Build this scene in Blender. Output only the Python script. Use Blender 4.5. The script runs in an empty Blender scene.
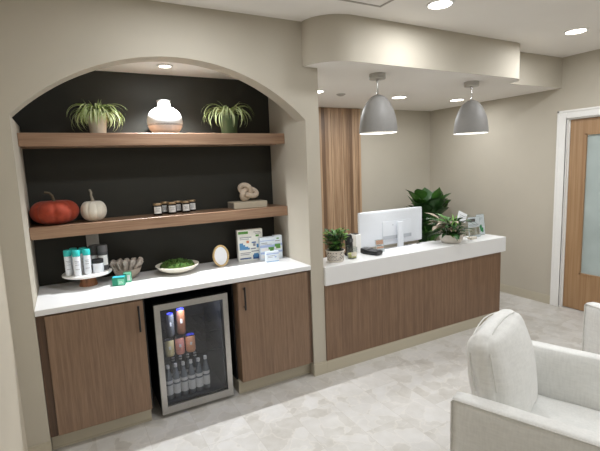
import bpy, bmesh, math, random
from mathutils import Vector, Matrix, noise
random.seed(7)
PI = math.pi
S = bpy.context.scene
COL = S.collection

# ------------------------------------------------------------------ materials
def lin(c):
    return tuple((x/255/12.92 if x/255 <= .04045 else ((x/255+.055)/1.055)**2.4) for x in c) + (1,)
_M = {}
def nt(name):
    m = bpy.data.materials.new(name); m.use_nodes = True
    t = m.node_tree; b = t.nodes['Principled BSDF']; _M[name] = m
    return m, t, b
def N(t, kind, **kw):
    n = t.nodes.new(kind)
    for k, v in kw.items(): setattr(n, k, v)
    return n
def ramp(t, stops):
    r = N(t, 'ShaderNodeValToRGB'); e = r.color_ramp.elements
    while len(e) < len(stops): e.new(.5)
    for el, (p, c) in zip(e, stops): el.position = p; el.color = c
    return r
def coords(t, scale=(1,1,1), loc=(0,0,0), rot=(0,0,0)):
    tc = N(t, 'ShaderNodeTexCoord'); mp = N(t, 'ShaderNodeMapping')
    mp.inputs['Scale'].default_value = scale; mp.inputs['Location'].default_value = loc; mp.inputs['Rotation'].default_value = rot
    t.links.new(tc.outputs['Object'], mp.inputs['Vector'])
    return mp.outputs['Vector']
def plain(name, c, rough=.5, metal=0, var=.06, vscale=30, bump=0, bscale=200, spec=.5, sheen=0, trans=0):
    m, t, b = nt(name)
    b.inputs['Roughness'].default_value = rough; b.inputs['Metallic'].default_value = metal
    b.inputs['Specular IOR Level'].default_value = spec
    if sheen: b.inputs['Sheen Weight'].default_value = sheen
    if trans: b.inputs['Transmission Weight'].default_value = trans
    co = coords(t)
    nz = N(t, 'ShaderNodeTexNoise'); nz.inputs['Scale'].default_value = vscale; nz.inputs['Detail'].default_value = 3
    t.links.new(co, nz.inputs['Vector'])
    L = lin(c)
    a = tuple(x*(1-var) for x in L[:3])+(1,); d = tuple(min(1, x*(1+var)) for x in L[:3])+(1,)
    r = ramp(t, [(.3, a), (.7, d)])
    t.links.new(nz.outputs['Fac'], r.inputs['Fac']); t.links.new(r.outputs['Color'], b.inputs['Base Color'])
    if bump:
        n2 = N(t, 'ShaderNodeTexNoise'); n2.inputs['Scale'].default_value = bscale; t.links.new(co, n2.inputs['Vector'])
        bp = N(t, 'ShaderNodeBump'); bp.inputs['Strength'].default_value = bump; bp.inputs['Distance'].default_value = .002
        t.links.new(n2.outputs['Fac'], bp.inputs['Height']); t.links.new(bp.outputs['Normal'], b.inputs['Normal'])
    return m
def wood(name, c1, c2, c3, axis='z', scale=1.0, rough=.42, strips=0):
    m, t, b = nt(name)
    b.inputs['Roughness'].default_value = rough
    st = {'z': (28, 28, .9), 'x': (.9, 28, 28), 'y': (28, .9, 28)}[axis]
    st = tuple(s*scale for s in st)
    co = coords(t, st)
    nz = N(t, 'ShaderNodeTexNoise'); nz.inputs['Scale'].default_value = 1; nz.inputs['Detail'].default_value = 6; nz.inputs['Distortion'].default_value = .6
    t.links.new(co, nz.inputs['Vector'])
    co2 = coords(t, tuple(s*4.2 for s in st))
    n2 = N(t, 'ShaderNodeTexNoise'); n2.inputs['Scale'].default_value = 1; n2.inputs['Detail'].default_value = 3
    t.links.new(co2, n2.inputs['Vector'])
    ad = N(t, 'ShaderNodeMath', operation='MULTIPLY_ADD'); ad.inputs[1].default_value = .45; 
    t.links.new(n2.outputs['Fac'], ad.inputs[0]); 
    s2 = N(t, 'ShaderNodeMath', operation='MULTIPLY'); s2.inputs[1].default_value = .6
    t.links.new(nz.outputs['Fac'], s2.inputs[0]); t.links.new(s2.outputs[0], ad.inputs[2])
    last = ad.outputs[0]
    if strips:
        tc = N(t, 'ShaderNodeTexCoord'); sx = N(t, 'ShaderNodeSeparateXYZ'); t.links.new(tc.outputs['Object'], sx.inputs[0])
        mu = N(t, 'ShaderNodeMath', operation='MULTIPLY'); mu.inputs[1].default_value = strips; t.links.new(sx.outputs['X'], mu.inputs[0])
        fl = N(t, 'ShaderNodeMath', operation='FLOOR'); t.links.new(mu.outputs[0], fl.inputs[0])
        wn = N(t, 'ShaderNodeTexWhiteNoise', noise_dimensions='1D'); t.links.new(fl.outputs[0], wn.inputs['W'])
        m3 = N(t, 'ShaderNodeMath', operation='MULTIPLY_ADD'); m3.inputs[1].default_value = .42
        t.links.new(wn.outputs['Value'], m3.inputs[0])
        sc = N(t, 'ShaderNodeMath', operation='SUBTRACT'); sc.inputs[1].default_value = .2
        t.links.new(last, sc.inputs[0]); t.links.new(sc.outputs[0], m3.inputs[2]); last = m3.outputs[0]
    r = ramp(t, [(.34, lin(c1)), (.52, lin(c2)), (.7, lin(c3))])
    t.links.new(last, r.inputs['Fac']); t.links.new(r.outputs['Color'], b.inputs['Base Color'])
    bp = N(t, 'ShaderNodeBump'); bp.inputs['Strength'].default_value = .12; bp.inputs['Distance'].default_value = .001
    t.links.new(last, bp.inputs['Height']); t.links.new(bp.outputs['Normal'], b.inputs['Normal'])
    return m
def emit(name, c, k):
    m, t, b = nt(name)
    b.inputs['Base Color'].default_value = lin(c); b.inputs['Emission Color'].default_value = lin(c); b.inputs['Emission Strength'].default_value = k
    return m
def fabric(name, c, rough=.9, weave=420):
    m, t, b = nt(name)
    b.inputs['Roughness'].default_value = rough; b.inputs['Sheen Weight'].default_value = .2; b.inputs['Specular IOR Level'].default_value = .2
    co = coords(t)
    w1 = N(t, 'ShaderNodeTexNoise'); w1.inputs['Scale'].default_value = 1; w1.inputs['Detail'].default_value = 2
    c1 = coords(t, (weave*.25, weave*.25, weave*.05)); t.links.new(c1, w1.inputs['Vector'])
    w2 = N(t, 'ShaderNodeTexNoise'); w2.inputs['Scale'].default_value = 1; w2.inputs['Detail'].default_value = 2
    c2 = coords(t, (weave*.05, weave*.05, weave*.25)); t.links.new(c2, w2.inputs['Vector'])
    ad = N(t, 'ShaderNodeMath', operation='ADD'); t.links.new(w1.outputs['Fac'], ad.inputs[0]); t.links.new(w2.outputs['Fac'], ad.inputs[1])
    h = N(t, 'ShaderNodeMath', operation='MULTIPLY'); h.inputs[1].default_value = .5; t.links.new(ad.outputs[0], h.inputs[0])
    L = lin(c)
    r = ramp(t, [(.3, tuple(x*.92 for x in L[:3])+(1,)), (.7, tuple(min(1, x*1.05) for x in L[:3])+(1,))])
    t.links.new(h.outputs[0], r.inputs['Fac']); t.links.new(r.outputs['Color'], b.inputs['Base Color'])
    bp = N(t, 'ShaderNodeBump'); bp.inputs['Strength'].default_value = .25; bp.inputs['Distance'].default_value = .0015
    t.links.new(h.outputs[0], bp.inputs['Height']); t.links.new(bp.outputs['Normal'], b.inputs['Normal'])
    return m
def tiles(name):
    m, t, b = nt(name)
    b.inputs['Specular IOR Level'].default_value = .45
    co = coords(t, loc=(-.06, .19, 0), rot=(0, 0, 0))
    # 0.30 x 0.60 m tiles, long side running away from the wall
    cr = coords(t, loc=(.19, .06, 0), rot=(0, 0, PI/2))
    br = N(t, 'ShaderNodeTexBrick', offset=.333, offset_frequency=2, squash=1)
    br.inputs['Scale'].default_value = 1; br.inputs['Brick Width'].default_value = .6; br.inputs['Row Height'].default_value = .3
    br.inputs['Mortar Size'].default_value = .001; br.inputs['Mortar Smooth'].default_value = .2
    br.inputs['Color1'].default_value = (0, 0, 0, 1); br.inputs['Color2'].default_value = (1, 1, 1, 1); br.inputs['Mortar'].default_value = (.5, .5, .5, 1)
    t.links.new(cr, br.inputs['Vector'])
    sep = N(t, 'ShaderNodeSeparateColor'); t.links.new(br.outputs['Color'], sep.inputs[0])
    # each tile shifts the marble pattern
    sh = N(t, 'ShaderNodeVectorMath', operation='SCALE'); sh.inputs[0].default_value = (3.1, 5.7, 2.3)
    t.links.new(sep.outputs[0], sh.inputs['Scale'])
    va = N(t, 'ShaderNodeVectorMath', operation='ADD'); t.links.new(co, va.inputs[0]); t.links.new(sh.outputs[0], va.inputs[1])
    # soft breccia patches
    dn = N(t, 'ShaderNodeTexNoise'); dn.inputs['Scale'].default_value = 5; dn.inputs['Detail'].default_value = 3; t.links.new(va.outputs[0], dn.inputs['Vector'])
    dm = N(t, 'ShaderNodeVectorMath', operation='MULTIPLY_ADD'); dm.inputs[1].default_value = (.3, .3, .3)
    t.links.new(dn.outputs['Color'], dm.inputs[0]); t.links.new(va.outputs[0], dm.inputs[2])
    vo = N(t, 'ShaderNodeTexVoronoi', feature='SMOOTH_F1'); vo.inputs['Scale'].default_value = 7; vo.inputs['Smoothness'].default_value = .25
    t.links.new(dm.outputs[0], vo.inputs['Vector'])
    vs = N(t, 'ShaderNodeSeparateColor'); t.links.new(vo.outputs['Color'], vs.inputs[0])
    ve = N(t, 'ShaderNodeTexVoronoi', feature='DISTANCE_TO_EDGE'); ve.inputs['Scale'].default_value = 7; t.links.new(dm.outputs[0], ve.inputs['Vector'])
    n2 = N(t, 'ShaderNodeTexNoise'); n2.inputs['Scale'].default_value = 9; n2.inputs['Detail'].default_value = 6; n2.inputs['Roughness'].default_value = .62
    t.links.new(va.outputs[0], n2.inputs['Vector'])
    mx = N(t, 'ShaderNodeMath', operation='MULTIPLY_ADD'); mx.inputs[1].default_value = .34
    h2 = N(t, 'ShaderNodeMath', operation='MULTIPLY'); h2.inputs[1].default_value = .72
    t.links.new(n2.outputs['Fac'], h2.inputs[0]); t.links.new(vs.outputs[0], mx.inputs[0]); t.links.new(h2.outputs[0], mx.inputs[2])
    base = ramp(t, [(.15, lin((168, 163, 155))), (.38, lin((188, 184, 177))), (.55, lin((197, 194, 189))), (.85, lin((208, 206, 203)))])
    t.links.new(mx.outputs[0], base.inputs['Fac'])
    vein = ramp(t, [(0, lin((222, 216, 204))), (.05, lin((222, 216, 204)))]); vein.color_ramp.elements[0].color = (1, 1, 1, 1); vein.color_ramp.elements[1].color = (0, 0, 0, 1)
    t.links.new(ve.outputs['Distance'], vein.inputs['Fac'])
    vk = N(t, 'ShaderNodeMath', operation='MULTIPLY'); vk.inputs[1].default_value = .3; t.links.new(vein.outputs['Color'], vk.inputs[0])
    m1 = N(t, 'ShaderNodeMix', data_type='RGBA'); t.links.new(vk.outputs[0], m1.inputs['Factor']); t.links.new(base.outputs['Color'], m1.inputs['A'])
    m1.inputs['B'].default_value = lin((224, 219, 210))
    m2 = N(t, 'ShaderNodeMix', data_type='RGBA'); t.links.new(br.outputs['Fac'], m2.inputs['Factor']); t.links.new(m1.outputs['Result'], m2.inputs['A'])
    m2.inputs['B'].default_value = lin((178, 173, 164))
    t.links.new(m2.outputs['Result'], b.inputs['Base Color'])
    rr = N(t, 'ShaderNodeMapRange'); rr.inputs['To Min'].default_value = .3; rr.inputs['To Max'].default_value = .5
    t.links.new(n2.outputs['Fac'], rr.inputs['Value']); t.links.new(rr.outputs[0], b.inputs['Roughness'])
    bp = N(t, 'ShaderNodeBump'); bp.inputs['Strength'].default_value = .3; bp.inputs['Distance'].default_value = .001; bp.invert = True
    t.links.new(br.outputs['Fac'], bp.inputs['Height']); t.links.new(bp.outputs['Normal'], b.inputs['Normal'])
    return m
def glass(name, tint, rough=.02, refl=.08, transp=True):
    m = bpy.data.materials.new(name); m.use_nodes = True; t = m.node_tree; t.nodes.remove(t.nodes['Principled BSDF'])
    out = t.nodes['Material Output']
    tr = N(t, 'ShaderNodeBsdfTransparent'); tr.inputs['Color'].default_value = tint + (1,)
    gl = N(t, 'ShaderNodeBsdfGlossy'); gl.inputs['Roughness'].default_value = rough
    lw = N(t, 'ShaderNodeLayerWeight'); lw.inputs['Blend'].default_value = .5
    pw = N(t, 'ShaderNodeMath', operation='POWER'); pw.inputs[1].default_value = 4; t.links.new(lw.outputs['Facing'], pw.inputs[0])
    fr = N(t, 'ShaderNodeMath', operation='MULTIPLY_ADD'); fr.inputs[1].default_value = .5; fr.inputs[2].default_value = refl*.6; t.links.new(pw.outputs[0], fr.inputs[0])
    mx = N(t, 'ShaderNodeMixShader'); t.links.new(fr.outputs[0], mx.inputs[0]); t.links.new(tr.outputs[0], mx.inputs[1]); t.links.new(gl.outputs[0], mx.inputs[2])
    t.links.new(mx.outputs[0], out.inputs['Surface'])
    return m
def frosted(name, c):
    m, t, b = nt(name)
    b.inputs['Roughness'].default_value = .35
    co = coords(t, (1, 1, 1))
    wv = N(t, 'ShaderNodeTexNoise'); wv.inputs['Scale'].default_value = 3; t.links.new(co, wv.inputs['Vector'])
    r = ramp(t, [(.3, lin(tuple(x*.95 for x in c))), (.7, lin(tuple(min(255, x*1.04) for x in c)))])
    t.links.new(wv.outputs['Fac'], r.inputs['Fac']); t.links.new(r.outputs['Color'], b.inputs['Base Color'])
    return m

WALL = (188, 181, 167)
M_wall = plain('greige_paint', WALL, .75, var=.015, vscale=4, bump=.05, bscale=350, spec=.25)
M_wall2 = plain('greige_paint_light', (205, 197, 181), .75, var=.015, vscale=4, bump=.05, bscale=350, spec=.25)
M_trim = plain('greige_trim', (187, 179, 160), .5, var=.01)
M_ceil = plain('ceiling_paint', (240, 236, 231), .9, var=.01, vscale=3, bump=.04, bscale=300, spec=.2)
M_dark = plain('charcoal_paint', (50, 50, 45), .6, var=.04, vscale=5, spec=.3)
M_floor = tiles('marble_tile')
M_cab = wood('walnut_laminate', (112, 87, 68), (129, 103, 82), (146, 119, 97), 'z', 2.2)
M_desk = wood('walnut_panel', (104, 79, 60), (122, 95, 74), (140, 112, 89), 'z', 1.9)
M_shelf = wood('walnut_shelf', (130, 100, 78), (150, 119, 95), (168, 138, 113), 'x', 1.2)
M_fill = wood('walnut_filler', (70, 50, 36), (90, 66, 48), (106, 80, 60), 'z')
M_slat = wood('slat_wood', (112, 86, 64), (150, 120, 92), (182, 152, 122), 'z', .8, strips=19)
M_door = wood('oak_veneer', (142, 108, 76), (160, 126, 91), (176, 143, 108), 'z', .55)
M_quartz = plain('white_quartz', (230, 230, 230), .28, var=.012, vscale=6)
M_white = plain('white_paint', (235, 234, 231), .45, var=.01)
M_whitepl = plain('white_plastic', (228, 232, 238), .35, var=.01)
M_whitepl2 = plain('white_plastic_darker', (188, 193, 200), .4, var=.01)  # darker copy of the white plastic, for painted recess shading and the button
M_steel = plain('brushed_steel', (186, 184, 180), .32, 1, var=.05, vscale=60)
M_chrome = plain('chrome', (200, 200, 200), .15, 1, var=.01)
M_black = plain('black_metal', (20, 20, 21), .4, var=.05)
M_blackpl = plain('black_plastic', (30, 31, 33), .4, var=.05)
M_liner = plain('cooler_liner', (58, 60, 63), .5, var=.03)
M_cooldark = plain('cooler_cabinet_black', (14, 14, 15), .6, var=.03)
M_grey = plain('pendant_grey', (134, 132, 129), .55, var=.02)
M_shadein = plain('pendant_inside_white', (240, 238, 232), .6, var=.01)
M_lens = emit('lamp_lens', (255, 248, 236), 14)
M_lens2 = emit('alcove_lamp_lens', (255, 244, 228), 10)
M_bulb = emit('pendant_diffuser', (255, 250, 242), 1.2)
M_bluel = emit('blue_led', (60, 70, 255), 6)
M_fab = fabric('cream_linen', (234, 234, 231))
M_pipe = fabric('cream_linen_piping', (222, 221, 217))
M_tint = glass('tinted_glass', (.82, .83, .85))
M_clear = glass('clear_glass', (.93, .95, .94))
M_acr = glass('clear_acrylic', (.9, .92, .92))
M_frost = frosted('frosted_glass', (172, 184, 182))
M_orange = plain('orange_velvet', (146, 50, 22), .85, var=.12, vscale=40, sheen=.08, bump=.3, bscale=160)
M_cream = plain('cream_velvet', (226, 220, 206), .85, var=.05, vscale=40, sheen=.4, bump=.3, bscale=160)
M_stem = plain('stem_brown', (92, 80, 62), .8, var=.15)
M_stemg = plain('stem_taupe', (150, 142, 128), .8, var=.15)
M_vasew = plain('vase_white', (228, 226, 224), .45, var=.015)
M_vasep = plain('vase_blush', (236, 214, 200), .6, var=.05)
M_vaseg = plain('vase_grey_speckle', (168, 160, 156), .6, var=.35, vscale=140)
M_lg = plain('leaf_pale_green', (168, 186, 112), .5, var=.25, vscale=18)
M_lw = plain('leaf_cream_stripe', (226, 232, 196), .5, var=.06)
M_lm = plain('leaf_mid_green', (70, 116, 46), .45, var=.3, vscale=14)
M_ld = plain('leaf_dark_green', (42, 76, 36), .35, var=.35, vscale=10)
M_lt = plain('leaf_bronze', (150, 136, 118), .45, var=.15, vscale=20)
M_lb = plain('leaf_bright_green', (104, 150, 52), .45, var=.25, vscale=18)
M_potg = plain('pot_olive_green', (70, 88, 56), .4, var=.06)
M_potc = plain('pot_cream', (214, 206, 190), .6, var=.05)
M_potw = plain('pot_white_stone', (222, 214, 204), .6, var=.04)
M_potpat = plain('pot_mark_dark', (52, 46, 44), .7, var=.15)
M_soil = plain('soil', (44, 34, 26), .95, var=.3, vscale=120)
M_moss = plain('moss', (66, 92, 34), .95, var=.4, vscale=90)
M_dish = plain('dish_cream', (226, 220, 206), .5, var=.04)
M_amber = plain('jar_dark', (34, 26, 24), .2, var=.05)
M_lab = plain('label_white', (242, 242, 240), .6, var=.01)
M_gold = plain('lid_gold', (176, 150, 118), .35, .7, var=.05)
M_book = plain('box_beige', (206, 197, 178), .7, var=.03)
M_bookd = plain('box_grey_side', (150, 144, 136), .7, var=.03)
M_knot = plain('knot_stone', (214, 198, 180), .7, var=.08, vscale=50)
M_teal = plain('teal_cap', (52, 190, 186), .4, var=.03)
M_gcap = plain('grey_lid', (96, 96, 98), .45, var=.05)
M_gbody = plain('grey_container', (84, 84, 86), .45, var=.05)
M_standw = wood('stand_wood', (100, 60, 34), (136, 86, 52), (160, 108, 70), 'z', 1.5)
M_cloth = plain('towel_taupe', (176, 166, 156), .95, var=.12, vscale=60, bump=.5, bscale=260)
M_bowlt = plain('bowl_taupe', (170, 156, 142), .6, var=.05)
M_gr1 = plain('carton_green', (22, 134, 104), .45, var=.05)
M_gr2 = plain('carton_mint', (116, 200, 164), .45, var=.05)
M_gr3 = plain('carton_cyan', (60, 190, 226), .45, var=.04)
M_blue = plain('print_blue', (86, 148, 198), .5, var=.1)
M_navy = plain('print_navy', (52, 92, 150), .5, var=.1)
M_lav = plain('print_lavender', (172, 192, 230), .5, var=.04)
M_pale = plain('print_pale_blue', (228, 238, 248), .5, var=.03)
M_grn = plain('print_green', (88, 150, 62), .5, var=.1)
M_grng = plain('print_emerald', (40, 150, 92), .5, var=.1)
M_txt = plain('print_grey', (150, 152, 158), .6, var=.05)
M_txtd = plain('print_dark', (44, 44, 46), .6, var=.05)
M_ora = plain('print_orange', (214, 140, 100), .5, var=.1)
M_box = plain('carton_white', (238, 240, 240), .55, var=.015)
M_boxl = plain('carton_ivory', (242, 243, 236), .55, var=.015)
M_brass = plain('frame_brass', (204, 176, 128), .35, .4, var=.06)
M_paper = plain('paper_white', (236, 238, 242), .6, var=.01)
M_peach = plain('paper_peach', (232, 178, 150), .6, var=.04)
M_plate = plain('outlet_grey', (176, 174, 170), .5, var=.02)
M_wax = plain('candle_wax', (196, 190, 120), .6, var=.1)
M_can1 = plain('can_straw', (226, 212, 160), .3, 0, var=.1)
M_can2 = plain('can_pink', (236, 164, 150), .3, 0, var=.1)
M_can3 = plain('can_peach', (238, 172, 130), .3, 0, var=.1)
M_can4 = plain('bottle_brown', (150, 100, 74), .3, var=.1)
M_can5 = plain('bottle_smoke', (110, 112, 114), .3, var=.1)
M_lidglow = plain('lid_blue_glow', (70, 76, 210), .4, var=.05)  # blue LED reflection on the can tops, painted as the lid colour
M_water = plain('bottle_clear', (120, 128, 134), .15, var=.05)
M_rubber = plain('rubber', (30, 30, 30), .8, var=.05)
M_legw = plain('leg_dark_wood', (60, 46, 36), .5, var=.1)
M_grille = plain('sensor_grey', (176, 170, 162), .7, var=.02)

# ------------------------------------------------------------------ mesh builder
class MB:
    def __init__(s): s.bm = bmesh.new()
    def _mark(s, f0, m):
        s.bm.faces.ensure_lookup_table()
        for f in s.bm.faces[f0:]: f.material_index = m
    def box(s, x0, x1, y0, y1, z0, z1, bev=0, seg=2, m=0):
        t = bmesh.new()
        g = bmesh.ops.create_cube(t, size=1)
        for v in t.verts:
            v.co = Vector(((x0+x1)/2+v.co.x*(x1-x0), (y0+y1)/2+v.co.y*(y1-y0), (z0+z1)/2+v.co.z*(z1-z0)))
        if bev: bmesh.ops.bevel(t, geom=list(t.edges), offset=bev, segments=seg, profile=.5, affect='EDGES')
        for f in t.faces: f.material_index = m
        return s.merge(t)
    def merge(s, t, mat=None):
        if mat is not None: bmesh.ops.transform(t, matrix=mat, verts=t.verts)
        vm = {}
        for v in t.verts: vm[v] = s.bm.verts.new(v.co)
        for f in t.faces:
            try:
                nf = s.bm.faces.new([vm[v] for v in f.verts]); nf.material_index = f.material_index
            except ValueError: pass
        t.free(); return s
    def face(s, pts, m=0):
        f = s.bm.faces.new([s.bm.verts.new(p) for p in pts]); f.material_index = m; return s
    def lathe(s, prof, cx=0, cy=0, z0=0, n=32, m=0, rf=None, mats=None, cap=True, sx=1, sy=1):
        rings = []
        for (r, z) in prof:
            ring = []
            for k in range(n):
                a = 2*PI*k/n; rr = r*(rf(a, z) if rf else 1)
                ring.append(s.bm.verts.new((cx+rr*math.cos(a)*sx, cy+rr*math.sin(a)*sy, z0+z)))
            rings.append(ring)
        for i in range(len(rings)-1):
            for k in range(n):
                f = s.bm.faces.new((rings[i][k], rings[i][(k+1) % n], rings[i+1][(k+1) % n], rings[i+1][k]))
                f.material_index = mats[i] if mats else m
        if cap:
            for ring, rev in ((rings[0], True), (rings[-1], False)):
                f = s.bm.faces.new(list(reversed(ring)) if rev else ring); f.material_index = (mats[0] if rev else mats[-1]) if mats else m
        return s
    def tube(s, pts, r, n=8, m=0, closed=False, square=False):
        pts = [Vector(p) for p in pts]; L = len(pts); rings = []
        up = Vector((0, 0, 1)); prev = None
        for i, p in enumerate(pts):
            d = (pts[(i+1) % L]-pts[i-1]) if closed else (pts[min(i+1, L-1)]-pts[max(i-1, 0)])
            d.normalize()
            if prev is None:
                a = up if abs(d.z) < .9 else Vector((1, 0, 0)); u = d.cross(a).normalized()
            else:
                u = (prev-d*prev.dot(d)).normalized()
            prev = u; w = d.cross(u)
            rr = r[i] if isinstance(r, (list, tuple)) else r
            rings.append([s.bm.verts.new(p+(u*math.cos(2*PI*k/n)+w*math.sin(2*PI*k/n))*rr) for k in range(n)])
        for i in range(L if closed else L-1):
            A, B = rings[i], rings[(i+1) % L]
            for k in range(n):
                f = s.bm.faces.new((A[k], A[(k+1) % n], B[(k+1) % n], B[k])); f.material_index = m
        if not closed:
            s.bm.faces.new(list(reversed(rings[0]))).material_index = m; s.bm.faces.new(rings[-1]).material_index = m
        return s
    def prism(s, poly, z0, z1, m=0, caps=True):
        a = [s.bm.verts.new((x, y, z0)) for x, y in poly]; b = [s.bm.verts.new((x, y, z1)) for x, y in poly]; n = len(poly)
        for k in range(n):
            s.bm.faces.new((a[k], a[(k+1) % n], b[(k+1) % n], b[k])).material_index = m
        if caps:
            s.bm.faces.new(list(reversed(a))).material_index = m; s.bm.faces.new(b).material_index = m
        return s
    def puff(s, sx, sy, sz, r, n=14, bulge=None, c=(0, 0, 0), m=0, mat=None):
        t = bmesh.new(); bmesh.ops.create_cube(t, size=2)
        bmesh.ops.subdivide_edges(t, edges=list(t.edges), cuts=n, use_grid_fill=True)
        h = Vector((sx/2, sy/2, sz/2))
        for v in t.verts:
            q = v.co.copy()
            p = Vector((q.x*h.x, q.y*h.y, q.z*h.z))
            inner = Vector([max(-h[i]+r, min(h[i]-r, p[i])) for i in range(3)])
            d = p-inner
            if d.length > 1e-6: p = inner+d.normalized()*r
            if bulge: p = p+Vector(bulge(q.x, q.y, q.z, p))
            v.co = p+Vector(c)
        for f in t.faces: f.material_index = m
        return s.merge(t, mat)
    def leaf(s, base, az, length, width, rise, droop, n=7, m=0, m2=None, twist=0, fold=.25, tip=1.0, shape='strap'):
        """blade growing from base towards azimuth az; rise = starting slope angle, droop = how far it bends down"""
        base = Vector(base); p = base.copy(); d = Vector((math.cos(az), math.sin(az), 0)); side0 = Vector((-math.sin(az), math.cos(az), 0))
        rows = []
        for i in range(n+1):
            f = i/n
            ang = rise-droop*f
            dirv = d*math.cos(ang)+Vector((0, 0, 1))*math.sin(ang)
            nrm = -d*math.sin(ang)+Vector((0, 0, 1))*math.cos(ang)
            if shape == 'strap': w = width*(.55+.45*math.sin(PI*min(1, f*1.25+.1)))*(1 if f < .6 else max(.03, (1-f)/.4)**.7)
            elif shape == 'oval': w = width*max(.04, math.sin(PI*min(1, max(0, (f-.12)/.88))**.85)) if f > .12 else width*.07
            else: w = width*max(.04, math.sin(PI*f**.8))
            sd = side0*math.cos(twist*f)+nrm*math.sin(twist*f)
            up = nrm*fold*w*.5
            rows.append([s.bm.verts.new(p+sd*w*.5+up), s.bm.verts.new(p+sd*w*.2+up*.3), s.bm.verts.new(p-sd*w*.2+up*.3), s.bm.verts.new(p-sd*w*.5+up)])
            p = p+dirv*(length/n)
        for i in range(n):
            for k in range(3):
                fc = s.bm.faces.new((rows[i][k], rows[i][k+1], rows[i+1][k+1], rows[i+1][k]))
                fc.material_index = (m2 if (k == 1 and m2 is not None) else m)
        return s
    def build(s, name, mats, parent=None, smooth=True, ang=38):
        bmesh.ops.recalc_face_normals(s.bm, faces=s.bm.faces) if not getattr(s, 'raw', False) else None
        me = bpy.data.meshes.new(name); s.bm.to_mesh(me); s.bm.free()
        for mm in (mats if isinstance(mats, (list, tuple)) else [mats]): me.materials.append(mm)
        if smooth:
            for p in me.polygons: p.use_smooth = True
            me.set_sharp_from_angle(angle=math.radians(ang))
        o = bpy.data.objects.new(name, me); COL.objects.link(o)
        if parent: o.parent = parent
        return o

def tag(o, label, cat, group=None, kind=None):
    o['label'] = label; o['category'] = cat
    if group: o['group'] = group
    if kind: o['kind'] = kind
    return o
def thing(name, label, cat, loc=(0, 0, 0), rotz=0, group=None):
    o = bpy.data.objects.new(name, None); COL.objects.link(o); o.empty_display_size = .05
    o.location = loc; o.rotation_euler = (0, 0, rotz)
    return tag(o, label, cat, group)
def struct(name, mb, mats, label=None, smooth=False, **kw):
    o = mb.build(name, mats, None, smooth, **kw); o['kind'] = 'structure'; o['label'] = label or name.replace('_', ' '); o['category'] = 'structure'
    return o
def copy_thing(src, loc, label, rotz=None, group=None):
    r = src.copy(); COL.objects.link(r); r.location = loc; r['label'] = label
    if rotz is not None: r.rotation_euler = (0, 0, rotz)
    if group: r['group'] = group
    for ch in list(src.children):
        c = ch.copy(); COL.objects.link(c); c.parent = r
        for g in ch.children:
            d = g.copy(); COL.objects.link(d); d.parent = c
    return r

# ------------------------------------------------------------------ key dimensions (metres)
XR = 1.847; PIL = 1.964; HS = 2.02; D = .638; SH = .353
XW = 4.993; HL = 2.402; H = 2.715; YB = 1.856; XL = -.118; NEAR = -6.0
HC = .914; HD = .883
WT = .14   # thickness of the arched wall

# ------------------------------------------------------------------ setting
mb = MB(); mb.box(XL-.1, XW+.3, NEAR-.1, YB+.1, -.05, 0); struct('floor', mb, M_floor, 'pale grey marble look tiled floor')
mb = MB(); mb.box(XL-.1, XW+.3, NEAR-.1, .1, H, H+.05); struct('ceiling', mb, M_ceil, 'off white main ceiling')

# arched wall
arch = [(0.0, HS), (.053, 2.05), (.176, 2.136), (.30, 2.213), (.463, 2.289), (.59, 2.336), (.717, 2.372), (.85, 2.391), (.925, 2.394), (.99, 2.391), (1.132, 2.366), (1.25, 2.332), (1.347, 2.294), (1.44, 2.252), (1.608, 2.176), (1.746, 2.094), (XR, HS)]
def smooth_arch(pts, n=64):
    # fit: circle segment through springing points and apex
    apex = 2.394; half = XR/2; hgt = apex-HS
    R = (half*half+hgt*hgt)/(2*hgt); cz = apex-R
    return [(half+R*math.sin(a), cz+R*math.cos(a)) for a in [(-1+2*i/n)*math.asin(half/R) for i in range(n+1)]]
arch = smooth_arch(arch)
mb = MB()
def wallpoly(mb, x0, x1, za0, za1, ztop, y0, y1):
    A = [(x0, y0, za0), (x1, y0, za1), (x1, y0, ztop), (x0, y0, ztop)]; B = [(x, y1, z) for x, _, z in A]
    mb.face(A); mb.face(list(reversed(B))); mb.face([A[1], A[0], B[0], B[1]]); mb.face([A[3], A[2], B[2], B[3]])
for (xa, za), (xb, zb) in zip(arch[:-1], arch[1:]): wallpoly(mb, xa, xb, za, zb, H, 0, WT)
mb.box(XL, 0, 0, D, 0, HS); mb.box(XL, 0, 0, WT, HS, H)
mb.box(XR, PIL, 0, YB, 0, HS); mb.box(XR, PIL, 0, WT, HS, H); mb.box(XR, PIL, WT, YB, HS, HL)
bmesh.ops.remove_doubles(mb.bm, verts=mb.bm.verts, dist=1e-5)
struct('wall_arch', mb, M_wall, 'greige wall with wide arched niche opening')
mb = MB(); mb.box(XL, PIL, D, D+.05, 0, 2.415); struct('wall_niche', mb, M_dark, 'charcoal painted back wall of the niche')
mb = MB(); mb.box(0, XR, WT, D, 2.415, 2.46); struct('ceiling_niche', mb, M_ceil, 'white ceiling inside the arched niche')
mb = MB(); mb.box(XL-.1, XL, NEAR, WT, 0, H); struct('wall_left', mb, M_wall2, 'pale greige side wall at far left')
mb = MB(); mb.box(PIL, XW+.1, YB, YB+.1, 0, HL+.3); struct('wall_rear', mb, M_wall, 'greige wall behind the reception desk')
mb = MB(); mb.box(XL-.1, XW+.2, NEAR-.1, NEAR, 0, H); struct('wall_near', mb, M_wall, 'greige wall at the waiting side')
# right wall with door opening
DY0, DY1, DH = -.108, -1.03, 2.075
mb = MB()
mb.box(XW, XW+.1, DY0, YB, 0, H); mb.box(XW, XW+.1, DY1, DY0, DH, H); mb.box(XW, XW+.1, NEAR, DY1, 0, H)
struct('wall_right', mb, M_wall, 'greige right hand wall with door')
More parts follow.
